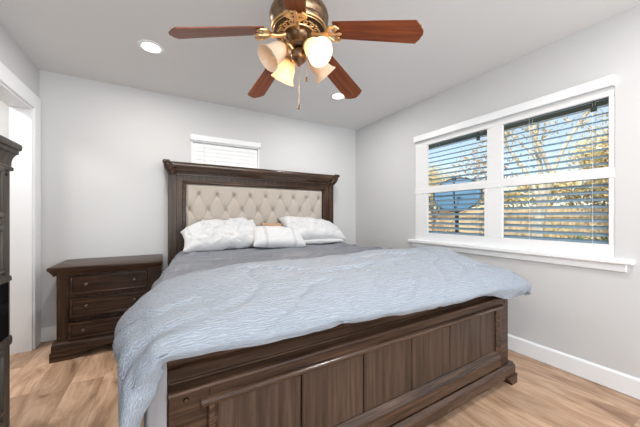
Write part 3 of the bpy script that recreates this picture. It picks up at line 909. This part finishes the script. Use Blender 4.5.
nb.build('body', wood_z, ns)
MB().box(-0.325, 0.346, yf + 0.05, yf + 0.055, 0.14, 0.66).build('shadow_gap_panel', shadow_gap_m, ns, smooth=False)  # dark sheet added behind the drawers to paint the shadow between them
tb = MB().box(-0.392, 0.380, yf - 0.044, yb + 0.002, 0.704, 0.731, 0.006, 2)
tb.build('top', wood_x, ns)
cv = [(yf + 0.02, 0.662), (yf - 0.012, 0.662), (yf - 0.014, 0.672), (yf - 0.020, 0.680), (yf - 0.030, 0.690), (yf - 0.036, 0.700), (yf - 0.036, 0.705), (yf + 0.02, 0.705)]
tm = MB().prism(cv, 0, -0.364, 0.372)
tm.prism([(-0.345, 0.662), (-0.357, 0.662), (-0.359, 0.672), (-0.366, 0.682), (-0.376, 0.692), (-0.382, 0.702), (-0.382, 0.705), (-0.345, 0.705)], 1, yf - 0.036, yb)
tm.build('top_moulding', wood_x, ns)
drawer(ns, -0.266, 0.260, 0.494, 0.646, yf + 0.004, ((-0.165, 0.574), (0.164, 0.574)))
drawer(ns, -0.266, 0.260, 0.312, 0.466, yf + 0.004, ((-0.165, 0.397), (0.164, 0.402)))
drawer(ns, -0.274, 0.268, 0.140, 0.274, yf - 0.006, ((-0.180, 0.206), (0.180, 0.206)), 0.016)
bs = [(yf + 0.06, 0.140), (yf - 0.010, 0.140), (yf - 0.014, 0.132), (yf - 0.030, 0.122), (yf - 0.034, 0.112), (yf - 0.034, 0.064), (yf + 0.06, 0.064)]
bq = MB().prism(bs, 0, -0.368, 0.380)
bq.box(-0.366, -0.34, yf, yb, 0.05, 0.135).box(0.352, 0.378, yf, yb, 0.05, 0.135)
bq.build('base_plinth', wood_x, ns)
for s_, x_ in ((-1, -0.376), (1, 0.386)):
    fo = [(x_, 0.0), (x_, 0.068), (x_ - s_ * 0.30, 0.068), (x_ - s_ * 0.29, 0.056), (x_ - s_ * 0.22, 0.046), (x_ - s_ * 0.19, 0.030), (x_ - s_ * 0.17, 0.018), (x_ - s_ * 0.14, 0.006), (x_ - s_ * 0.13, 0.0)]
    MB().prism(fo, 1, yf - 0.042, yf + 0.03).build('bracket_foot', wood_x, ns, smooth=False)
    MB().box(*sorted((x_, x_ - s_ * 0.05)), yb - 0.10, yb, 0.0, 0.06).build('back_foot', wood_x, ns, smooth=False)
for x_ in (-0.328, -0.296):
    MB().ball((x_, yf - 0.001, 0.168), 0.0055, 1, 0.6, 1, 10, 6).build('wood_plug', pewter_m, ns)

# ------------------------------------------------------------------ tall chest at the far left
CX, CY = -0.50, 1.478
ch = thing('tall_chest', 'tall greyed dark wood chest cut by the left edge of the photo', 'chest', (-0.72, 1.02, 0))
ox, oy = 0.72, -1.02
xf = CX + ox
ya, yb_ = 0.56 + oy, CY + oy
xb = -0.942 + ox
cb = MB()
for a, b in ((ya, ya + 0.058), (yb_ - 0.058, yb_)):
    cb.box(xf - 0.05, xf, a, b, 0.12, 1.335, 0.003)
cb.box(xb, xf - 0.02, ya, ya + 0.02, 0.10, 1.335).box(xb, xf - 0.02, yb_ - 0.02, yb_, 0.10, 1.335).box(xb, xb + 0.015, ya, yb_, 0.10, 1.335)
for z in (0.13, 0.40, 0.655, 0.895, 1.10, 1.31):
    cb.box(xb, xf - 0.003, ya + 0.05, yb_ - 0.05, z, z + 0.022)
cb.build('body', chest_z, ch)
hgt = ((0.155, 0.398), (0.424, 0.652), (0.919, 1.098), (1.124, 1.308))
for z0_, z1_ in hgt:
    d = MB().box(xf - 0.03, xf - 0.002, ya + 0.060, yb_ - 0.060, z0_, z1_, 0.003)
    d.box(xf - 0.004, xf + 0.010, ya + 0.062, yb_ - 0.062, z0_ + 0.002, z0_ + 0.022, 0.005, 2).box(xf - 0.004, xf + 0.010, ya + 0.062, yb_ - 0.062, z1_ - 0.018, z1_, 0.005, 2)
    d.box(xf - 0.004, xf + 0.010, yb_ - 0.080, yb_ - 0.062, z0_ + 0.02, z1_ - 0.014, 0.005, 2).box(xf - 0.004, xf + 0.010, ya + 0.062, ya + 0.080, z0_ + 0.02, z1_ - 0.014, 0.005, 2)
    o = d.build('drawer', chest_z, ch)
    for ky in (-0.25, 0.25):
        knob(MB(), xf - 0.002, ky, (z0_ + z1_) / 2, (1, 0, 0)).build('knob', pewter_m, o)
MB().box(xf - 0.012, xf + 0.002, ya + 0.05, yb_ - 0.016, 0.685, 0.888, 0.002).build('glass_door', black_m, ch, smooth=False)
md = MB().prism([(xf - 0.01, 0.650), (xf + 0.003, 0.650), (xf + 0.005, 0.660), (xf + 0.005, 0.672), (xf + 0.002, 0.684), (xf - 0.01, 0.684)], 1, ya - 0.003, yb_ + 0.003)
md.prism([(xf - 0.01, 0.890), (xf + 0.004, 0.890), (xf + 0.004, 0.898), (xf + 0.002, 0.908), (xf - 0.01, 0.908)], 1, ya - 0.002, yb_ + 0.002)
md.build('waist_moulding', chest_z, ch)
# cornice, mitred on the front and on both ends
cp = [(0.000, 1.300), (0.014, 1.302), (0.016, 1.314), (0.006, 1.318), (0.006, 1.334), (0.012, 1.350), (0.026, 1.364), (0.038, 1.368), (0.038, 1.380), (0.050, 1.384), (0.054, 1.398), (0.050, 1.406), (0.0, 1.410)]
cm = MB()
def loop(o_, z):
    o_ = o_ * 0.47
    return [cm.bm.verts.new(q) for q in ((xb, ya - o_, z), (xf + o_, ya - o_, z), (xf + o_, yb_ + o_, z), (xb, yb_ + o_, z))]
rings = [loop(o_, z) for o_, z in cp]
for A, B in zip(rings, rings[1:]):
    for i in range(4): cm.bm.faces.new((A[i], A[(i + 1) % 4], B[(i + 1) % 4], B[i]))
cm.bm.faces.new(rings[0][::-1]); cm.bm.faces.new(rings[-1])
cm.build('cornice', chest_z, ch, angle=25)
for z0_, z1_, o_ in ((0.0, 0.125, 0.014),):
    MB().box(xb, xf + o_, ya - o_, yb_ + o_, z0_, z1_, 0.006, 2).build('base_plinth', chest_z, ch)
MB().ball((xf, yb_ - 0.030, 1.286), 0.007, 0.6, 1, 1, 10, 6).build('wood_plug', black_m, ch)

# ------------------------------------------------------------------ ceiling fan
FX, FY = 0.654, 1.378
fan = thing('ceiling_fan', 'bronze and gold ceiling fan with five mahogany blades and four lamps', 'ceiling fan', (FX, FY, ZC))
def zl(z): return z - ZC
MB().lathe([(0.0, 0.0), (0.075, 0.0), (0.078, -0.012), (0.070, -0.030), (0.045, -0.050), (0.022, -0.060), (0.018, -0.075), (0.0, -0.075)], 32).build('canopy', bronze_m, fan)
MZ = -0.062
MB().lathe([(0.0, -0.03), (0.015, -0.03), (0.015, -0.16), (0.0, -0.16)], 16).build('downrod', bronze_m, fan)
prof = [(0.0, -0.075), (0.030, -0.076), (0.060, -0.084), (0.075, -0.094), (0.110, -0.100), (0.142, -0.112), (0.158, -0.132), (0.163, -0.156), (0.160, -0.180), (0.150, -0.196), (0.152, -0.204), (0.150, -0.214), (0.138, -0.226), (0.120, -0.232), (0.0, -0.232)]
motor = MB().lathe([(r_, z_ + MZ) for r_, z_ in prof], 48).build('motor_housing', bronze_m, fan)
fl = MB()
def ringpts(r, z, n=48): return [(r * math.cos(2 * PI * k / n), r * math.sin(2 * PI * k / n), z) for k in range(n)]
fl.tube(ringpts(0.147, -0.222 + MZ), 0.0055, 8, True).tube(ringpts(0.137, -0.231 + MZ), 0.004, 8, True).tube(ringpts(0.084, -0.243 + MZ), 0.0045, 8, True)
for k in range(32):
    a = 2 * PI * k / 32
    pts = []
    for i in range(13):
        t = i / 12
        r = 0.090 + 0.042 * t
        an = a + 0.22 * math.sin(t * 2 * PI) * (1 if k % 2 else -1)
        pts.append((r * math.cos(an), r * math.sin(an), -0.241 + MZ + 0.008 * t))
    fl.tube(pts, 0.0024, 6)
    am = a + PI / 32
    fl.ball((0.111 * math.cos(am), 0.111 * math.sin(am), -0.238 + MZ), 0.0042, 1, 1, 0.8, 8, 6)
fl.build('filigree_ring', gold_m, motor)
MB().lathe([(0.078, -0.232 + MZ), (0.140, -0.226 + MZ), (0.140, -0.236 + MZ), (0.078, -0.240 + MZ)], 40, cap=False).build('filigree_back', goldd_m, motor)
# switch housing and light fitter
LZ = -0.050
MB().lathe([(r_, z_ + LZ) for r_, z_ in [(0.0, -0.226), (0.082, -0.236), (0.082, -0.252), (0.072, -0.258), (0.062, -0.262), (0.058, -0.268), (0.056, -0.300), (0.060, -0.312), (0.060, -0.322), (0.050, -0.332), (0.034, -0.336), (0.0, -0.336)]], 36).build('switch_housing', bronze_m, fan)
MB().lathe([(r_, z_ + LZ) for r_, z_ in [(0.0, -0.334), (0.028, -0.336), (0.042, -0.350), (0.048, -0.368), (0.046, -0.388), (0.036, -0.404), (0.020, -0.414), (0.010, -0.420), (0.010, -0.428), (0.0, -0.432)]], 30).build('light_fitter', bronze_m, fan)
# blades
DR = math.radians(13.3)
PH = 2.931
blade0 = iron0 = None
def blade_mesh():
    mb = MB()
    x0, x1, wr, wt = 0.205, 0.662, 0.052, 0.066
    out = []
    n = 14
    for i in range(n + 1):
        t = i / n
        x = x0 + (x1 - 0.040 - x0) * t
        out.append((x, wr + (wt - wr) * t))
    tip = [(x1 - 0.036, wt), (x1 - 0.014, wt * 0.58), (x1 - 0.010, wt * 0.40), (x1 - 0.002, wt * 0.2), (x1, 0.0)]
    outline = out + tip
    full = outline + [(x, -y) for x, y in outline[-2::-1]]
    th = 0.006
    A = [mb.bm.verts.new((x, y, th / 2)) for x, y in full]
    B = [mb.bm.verts.new((x, y, -th / 2)) for x, y in full]
    m_ = len(full)
    mb.bm.faces.new(A); mb.bm.faces.new(B[::-1])
    for i in range(m_): mb.bm.faces.new((A[i], A[(i + 1) % m_], B[(i + 1) % m_], B[i]))
    return mb
def iron_mesh():
    mb = MB()
    # arm from the motor
    mb.tube([(0.085, 0, -0.010), (0.115, 0, -0.016), (0.145, 0, -0.014), (0.175, 0, -0.008)], [0.012, 0.011, 0.012, 0.014], 10)
    # ornate open plate: two scrolls, a shell and a cross bar lying under the blade root
    for s_ in (-1, 1):
        pts = []
        for i in range(26):
            t = i / 25
            an = s_ * (-0.4 + 4.6 * t)
            r = 0.026 * (1 - 0.62 * t)
            pts.append((0.196 + r * math.cos(an) * 1.0, s_ * 0.030 + r * math.sin(an), -0.007))
        mb.tube(pts, [0.0062 - 0.002 * i / 25 for i in range(26)], 8)
        mb.tube([(0.160, s_ * 0.006, -0.009), (0.178, s_ * 0.024, -0.010), (0.200, s_ * 0.050, -0.009), (0.226, s_ * 0.052, -0.007), (0.244, s_ * 0.034, -0.006)], [0.006, 0.0075, 0.007, 0.006, 0.004], 8)
        mb.ball((0.226, s_ * 0.030, -0.007), 0.009, 1, 1, 0.7, 10, 6)
    mb.tube([(0.170, 0, -0.009), (0.215, 0, -0.010), (0.252, 0, -0.007)], [0.009, 0.0075, 0.004], 8)
    mb.ball((0.238, 0, -0.008), 0.011, 1.3, 1, 0.6, 10, 6)
    mb.tube([(0.205, -0.050, -0.006), (0.212, 0, -0.009), (0.205, 0.050, -0.006)], 0.005, 8)
    return mb
for k in range(5):
    a = PH - k * 2 * PI / 5
    M = Matrix.Translation((0, 0, zl(2.164))) @ Matrix.Rotation(a, 4, 'Z') @ Matrix.Rotation(DR, 4, 'Y')
    if k == 0:
        iron0 = iron_mesh().build('blade_iron', gold_m, fan)
        blade0 = blade_mesh().build('blade', blade_m, fan, smooth=False)
        io, bo = iron0, blade0
    else:
        io = iron0.copy(); COL.objects.link(io); io.parent = fan
        bo = blade0.copy(); COL.objects.link(bo); bo.parent = fan
    io.matrix_local = M @ Matrix.Translation((0, 0, -0.012)) @ Matrix.Rotation(R(-6), 4, 'X')
    bo.matrix_local = M @ Matrix.Rotation(R(-12.7), 4, 'X')
# lamps
yawc = math.atan2(157, 275)
FWD = Vector((math.sin(yawc), math.cos(yawc), 0)); RGT = Vector((math.cos(yawc), -math.sin(yawc), 0))
shade_dirs = [(-0.143, -0.085), (0.105, -0.120), (0.140, 0.085), (-0.108, 0.120)]
def tulip(t):
    """profile of the shade: neck at 0, mouth at 1"""
    pr = [(0.026, 0.0), (0.030, 0.010), (0.041, 0.026), (0.049, 0.046), (0.051, 0.066), (0.053, 0.086), (0.059, 0.104), (0.071, 0.122)]
    return pr
for k, (lx, lf) in enumerate(shade_dirs):
    h = (RGT * lx + FWD * lf)
    hd = h.normalized()
    tilt = R((46, 50, 48, 40)[k])
    ax = (hd * math.sin(tilt) + Vector((0, 0, -1)) * math.cos(tilt)).normalized()
    neck = Vector((0, 0, zl(2.036))) + hd * (0.094 if k == 0 else 0.084)
    arm = MB().tube([Vector((0, 0, zl(2.040))) + hd * 0.035, Vector((0, 0, zl(2.062))) + hd * 0.058, Vector((0, 0, zl(2.060))) + hd * 0.076, neck - ax * 0.012], 0.0075, 10).build('lamp_arm', gold_m, fan)
    q = ax.to_track_quat('Z', 'Y').to_matrix().to_4x4()
    M = Matrix.Translation(neck) @ q
    MB().lathe([(0.0, -0.022), (0.018, -0.020), (0.024, -0.008), (0.034, 0.000), (0.036, 0.008), (0.033, 0.012), (0.0, 0.010)], 24, M).build('lamp_socket', gold_m, arm)
    pr = tulip(0)
    inner = [(r - 0.0028, z + 0.001) for r, z in pr][::-1]
    sh = MB().lathe(pr + [(pr[-1][0] + 0.001, pr[-1][1] + 0.002)] + inner, 36, M, cap=False).build('lamp_shade', shade_m, fan)
    MB().lathe([(0.0, 0.008), (0.012, 0.010), (0.014, 0.026), (0.022, 0.044), (0.026, 0.058), (0.024, 0.070), (0.014, 0.080), (0.0, 0.083)], 18, M).build('bulb', bulb_m if k in (1, 3) else bulb_off_m, fan)
    if k in (0, 2): continue          # two of the four bulbs are out
    ld = bpy.data.lights.new('lamp_light', 'POINT')
    ld.energy = BULB_W; ld.color = (1.0, 0.68, 0.34); ld.shadow_soft_size = 0.02
    lo = bpy.data.objects.new('lamp_light', ld); COL.objects.link(lo)
    lo.parent = fan; lo.location = M @ Vector((0, 0, 0.092))
# pull chains
for (dx, z0_, z1_) in ((0.0, 1.965, 1.735), (0.045, 2.07, 1.862)):
    b_ = RGT * dx + FWD * (-0.055 if dx else 0.0)
    c_ = MB().tube([(b_.x, b_.y, zl(z0_)), (b_.x, b_.y, zl(z1_))], 0.0013, 6)
    o = c_.build('pull_chain', gold_m, fan)
    MB().lathe([(0.0, 0.012), (0.004, 0.010), (0.0065, 0.0), (0.0075, -0.008), (0.005, -0.013), (0.0, -0.014)], 12, Matrix.Translation((b_.x, b_.y, zl(z1_)))).build('chain_pull', bronze_m, o)

# ------------------------------------------------------------------ recessed lights (a grid of four, two in view)
for (lx, ly, lab) in ((-0.08, 2.495, 'lit recessed ceiling light on the left, above the nightstand'), (1.656, 2.500, 'lit recessed ceiling light on the right, beyond a fan blade'),
                      (-0.08, 0.20, 'lit recessed ceiling light overhead on the left'), (1.656, 0.20, 'lit recessed ceiling light overhead on the right')):
    t = thing('recessed_light', lab, 'ceiling light', (lx, ly, ZC), 0, 'recessed lights in the ceiling')
    MB().lathe([(0.062, -0.0005), (0.090, -0.0005), (0.089, -0.005), (0.078, -0.009), (0.066, -0.008), (0.062, -0.003)], 36, cap=False).build('trim_ring', trim_m, t)
    MB().lathe([(0.0, -0.003), (0.064, -0.003), (0.064, -0.006), (0.0, -0.0065)], 32).build('lens', can_lens_m, t)
    ld = bpy.data.lights.new('can_light', 'AREA')
    ld.shape = 'DISK'; ld.size = 0.12; ld.energy = CAN_W; ld.color = (1.0, 0.97, 0.93)
    lo = bpy.data.objects.new('can_light', ld); COL.objects.link(lo)
    lo.parent = t; lo.location = (0, 0, -0.012)

# ------------------------------------------------------------------ outside
GZ = -0.30
struct('ground', 'dry tan lawn outside the window', 'ground', MB().box(XR + 0.14, 40, -14, 26, GZ - 0.1, GZ), lawn_m, smooth=False)
struct('eave', 'slate soffit of the roof over the wide window', 'eave', MB().box(XR + 0.14, 3.02, -1.7, 4.0, 2.005, 2.40).box(XR + 0.14, 3.06, -1.7, 4.0, 2.36, 2.56), siding_m, smooth=False)
# board fence
fe = thing('fence', 'weathered tan board fence beyond the lawn', 'fence', (11.5, 4.0, GZ))
fm = MB()
y = -9.0
i = 0
while y < 16:
    fm.box(-0.01, 0.01, y, y + 0.135, 0.05, 1.72 + 0.02 * math.sin(i * 2.1), 0.004)
    y += 0.145; i += 1
fm.build('board_panel', fence_m, fe, smooth=False)
rm = MB()
for z in (0.4, 1.4): rm.box(-0.06, -0.012, -9, 16, z, z + 0.09)
rm.build('rail', fence_m, fe, smooth=False)

def tree(name, label, loc, h, seed, bark, leaf, nleaf, spread, trunk_r, group='trees in the yard', lean=(0, 0), leaf_size=0.07):
    rnd = random.Random(seed)
    root = thing(name, label, 'tree', loc, 0, group)
    wood_b = MB(); tips = []
    def grow(p, d, L, r, depth):
        pts = [p]; rs = [r]
        for i in range(4):
            d = (d + Vector((rnd.uniform(-1, 1), rnd.uniform(-1, 1), rnd.uniform(-0.3, 0.5))) * 0.16).normalized()
            pts.append(pts[-1] + d * L / 4); rs.append(r * (1 - 0.11 * (i + 1)))
        wood_b.tube(pts, rs, 7)
        if depth >= 2: tips.extend(pts[1:])
        if depth < 4:
            for q in range(rnd.choice((2, 3, 3)) if depth else 4):
                i = rnd.choice((2, 3, 4)) if depth else rnd.choice((3, 4))
                nd = (d + Vector((rnd.uniform(-1, 1), rnd.uniform(-1, 1), rnd.uniform(-0.25, 0.6))) * spread).normalized()
                grow(pts[i], nd, L * rnd.uniform(0.6, 0.8), rs[i] * rnd.uniform(0.5, 0.68), depth + 1)
    grow(Vector((0, 0, -0.05)), Vector((lean[0], lean[1], 1)).normalized(), h * 0.36, trunk_r, 0)
    wood_b.build('trunk', bark, root)
    fol = MB()
    for i in range(nleaf):
        c = rnd.choice(tips) + Vector((rnd.gauss(0, 1), rnd.gauss(0, 1), rnd.gauss(0, 1))) * 0.22
        a = Vector((rnd.gauss(0, 1), rnd.gauss(0, 1), rnd.gauss(0, 1))).normalized()
        b = a.orthogonal().normalized()
        s_ = leaf_size * rnd.uniform(0.6, 1.4)
        m0 = c + b * s_ * 0.4 + a.cross(b) * s_ * 0.08; m1 = c - b * s_ * 0.4 + a.cross(b) * s_ * 0.08
        fol.bm.faces.new([fol.bm.verts.new(q) for q in (c - a * s_, m0, c + a * s_, m1)])
    if nleaf: fol.build('foliage', leaf, root, smooth=False)
    return root
tree('tree', 'large pale-barked bare tree forking outside the right upper panes', (5.9, 2.55, GZ), 6.2, 11, bark_m, leaf_gold_m, 6500, 0.75, 0.12, lean=(0.10, -0.16), leaf_size=0.038)
tree('tree', 'golden-leaved tree by the fence behind the right panes', (10.4, 2.3, GZ), 5.0, 5, darkbark_m, leaf_gold_m, 5200, 0.8, 0.10, leaf_size=0.06)
tree('tree', 'rust-leaved tree outside at the right edge of the wide window', (8.2, -0.2, GZ), 4.6, 23, darkbark_m, leaf_rust_m, 2600, 0.8, 0.09, leaf_size=0.05)
tree('tree', 'golden-leaved tree behind the left panes of the wide window', (11.0, 8.6, GZ), 4.4, 31, darkbark_m, leaf_gold_m, 5200, 0.8, 0.10, leaf_size=0.06)
tree('tree', 'thin bare tree beyond the lawn between the two window halves', (9.3, 5.0, GZ), 4.8, 44, bark_m, leaf_rust_m, 600, 0.8, 0.07, leaf_size=0.07)
def shrub(label, loc, r, seed, leaf, n=900):
    rnd = random.Random(seed)
    root = thing('shrub', label, 'shrub', loc, 0, 'shrubs in the yard')
    st = MB()
    for i in range(9):
        a = rnd.uniform(0, 2 * PI)
        st.tube([(0, 0, 0), (0.3 * r * math.cos(a), 0.3 * r * math.sin(a), 0.6 * r), (0.7 * r * math.cos(a), 0.7 * r * math.sin(a), 1.2 * r)], [0.014, 0.010, 0.004], 6)
    st.build('stem', darkbark_m, root)
    fo = MB()
    for i in range(n):
        d = Vector((rnd.gauss(0, 1), rnd.gauss(0, 1), rnd.gauss(0, 1))).normalized()
        c = Vector((0, 0, r)) + d * r * rnd.uniform(0.45, 1.0)
        if c.z < 0.02: continue
        a = Vector((rnd.gauss(0, 1), rnd.gauss(0, 1), rnd.gauss(0, 1))).normalized(); b = a.orthogonal().normalized()
        s_ = 0.05 * rnd.uniform(0.6, 1.4)
        fo.bm.faces.new([fo.bm.verts.new(q) for q in (c - a * s_, c + b * s_ * 0.5, c + a * s_, c - b * s_ * 0.5)])
    fo.build('foliage', leaf, root, smooth=False)
shrub('low olive shrub outside the lower right pane', (7.6, 2.2, GZ), 0.55, 3, leaf_green_m)
shrub('rusty shrub against the fence outside the lower left pane', (8.6, 6.4, GZ), 0.7, 4, leaf_rust_m)
shrub('golden shrub against the fence outside the lower right pane', (9.6, 3.4, GZ), 0.7, 6, leaf_gold_m)
# tall dry hedge behind the fence
hd_ = thing('hedge', 'tall dry golden hedge rising behind the board fence', 'hedge', (12.8, 4.0, GZ))
rnd = random.Random(77)
fo = MB()
for i in range(15000):
    yy = rnd.uniform(-10, 14)
    top = 2.75 + 0.45 * noise.noise(Vector((yy * 0.55, 1, 0))) + 0.3 * noise.noise(Vector((yy * 1.7, 4, 0)))
    c = Vector((rnd.uniform(-0.5, 0.5), yy, rnd.uniform(0.9, 1.0) * top - abs(rnd.gauss(0, 0.55))))
    a = Vector((rnd.gauss(0, 1), rnd.gauss(0, 1), rnd.gauss(0, 1))).normalized(); b = a.orthogonal().normalized()
    s_ = 0.09 * rnd.uniform(0.6, 1.4)
    fo.bm.faces.new([fo.bm.verts.new(q) for q in (c - a * s_, c + b * s_ * 0.5, c + a * s_, c - b * s_ * 0.5)])
fo.build('foliage', leaf_gold_m, hd_, smooth=False)
st = MB()
for i in range(40):
    yy = -10 + 24 * i / 39
    st.tube([(0, yy, 0), (rnd.uniform(-.2, .2), yy + rnd.uniform(-.3, .3), 1.3), (rnd.uniform(-.3, .3), yy + rnd.uniform(-.6, .6), 2.3)], [0.05, 0.035, 0.012], 6)
st.build('stem', darkbark_m, hd_)
# satellite dish
DX, DY = 5.0, 3.34
sd = thing('satellite_dish', 'blue-grey satellite dish on a mast outside the lower left pane', 'satellite dish', (DX, DY, GZ))
MB().tube([(0.06, 0.05, 0), (0.06, 0.05, 1.60)], 0.035, 12).build('mast', dish_rim_m, sd)
face = Vector((-0.72, -0.36, 0.58)).normalized()
M = Matrix.Translation((0, 0, 1.80)) @ Matrix.Scale(1.20, 4) @ face.to_track_quat('Z', 'Y').to_matrix().to_4x4()
MB().lathe([(0.0, 0.0), (0.10, 0.006), (0.20, 0.026), (0.29, 0.056), (0.345, 0.082), (0.350, 0.080), (0.29, 0.048), (0.20, 0.016), (0.0, -0.01)], 40, M, cap=False).build('reflector', dish_m, sd)
MB().tube([M @ Vector((0.347 * math.cos(2 * PI * k / 40), 0.347 * math.sin(2 * PI * k / 40), 0.081)) for k in range(40)], 0.013, 8, True).build('rim', dish_rim_m, sd)
foot = M @ Vector((0, -0.34, 0.08))
MB().tube([foot, M @ Vector((0, -0.20, 0.30)), M @ Vector((0, -0.02, 0.44))], 0.014, 8).build('feed_arm', dish_rim_m, sd)
MB().lathe([(0.0, 0.0), (0.03, 0.0), (0.035, 0.06), (0.0, 0.07)], 14, M @ Matrix.Translation((0, 0, 0.40))).build('feed_horn', dish_rim_m, sd)
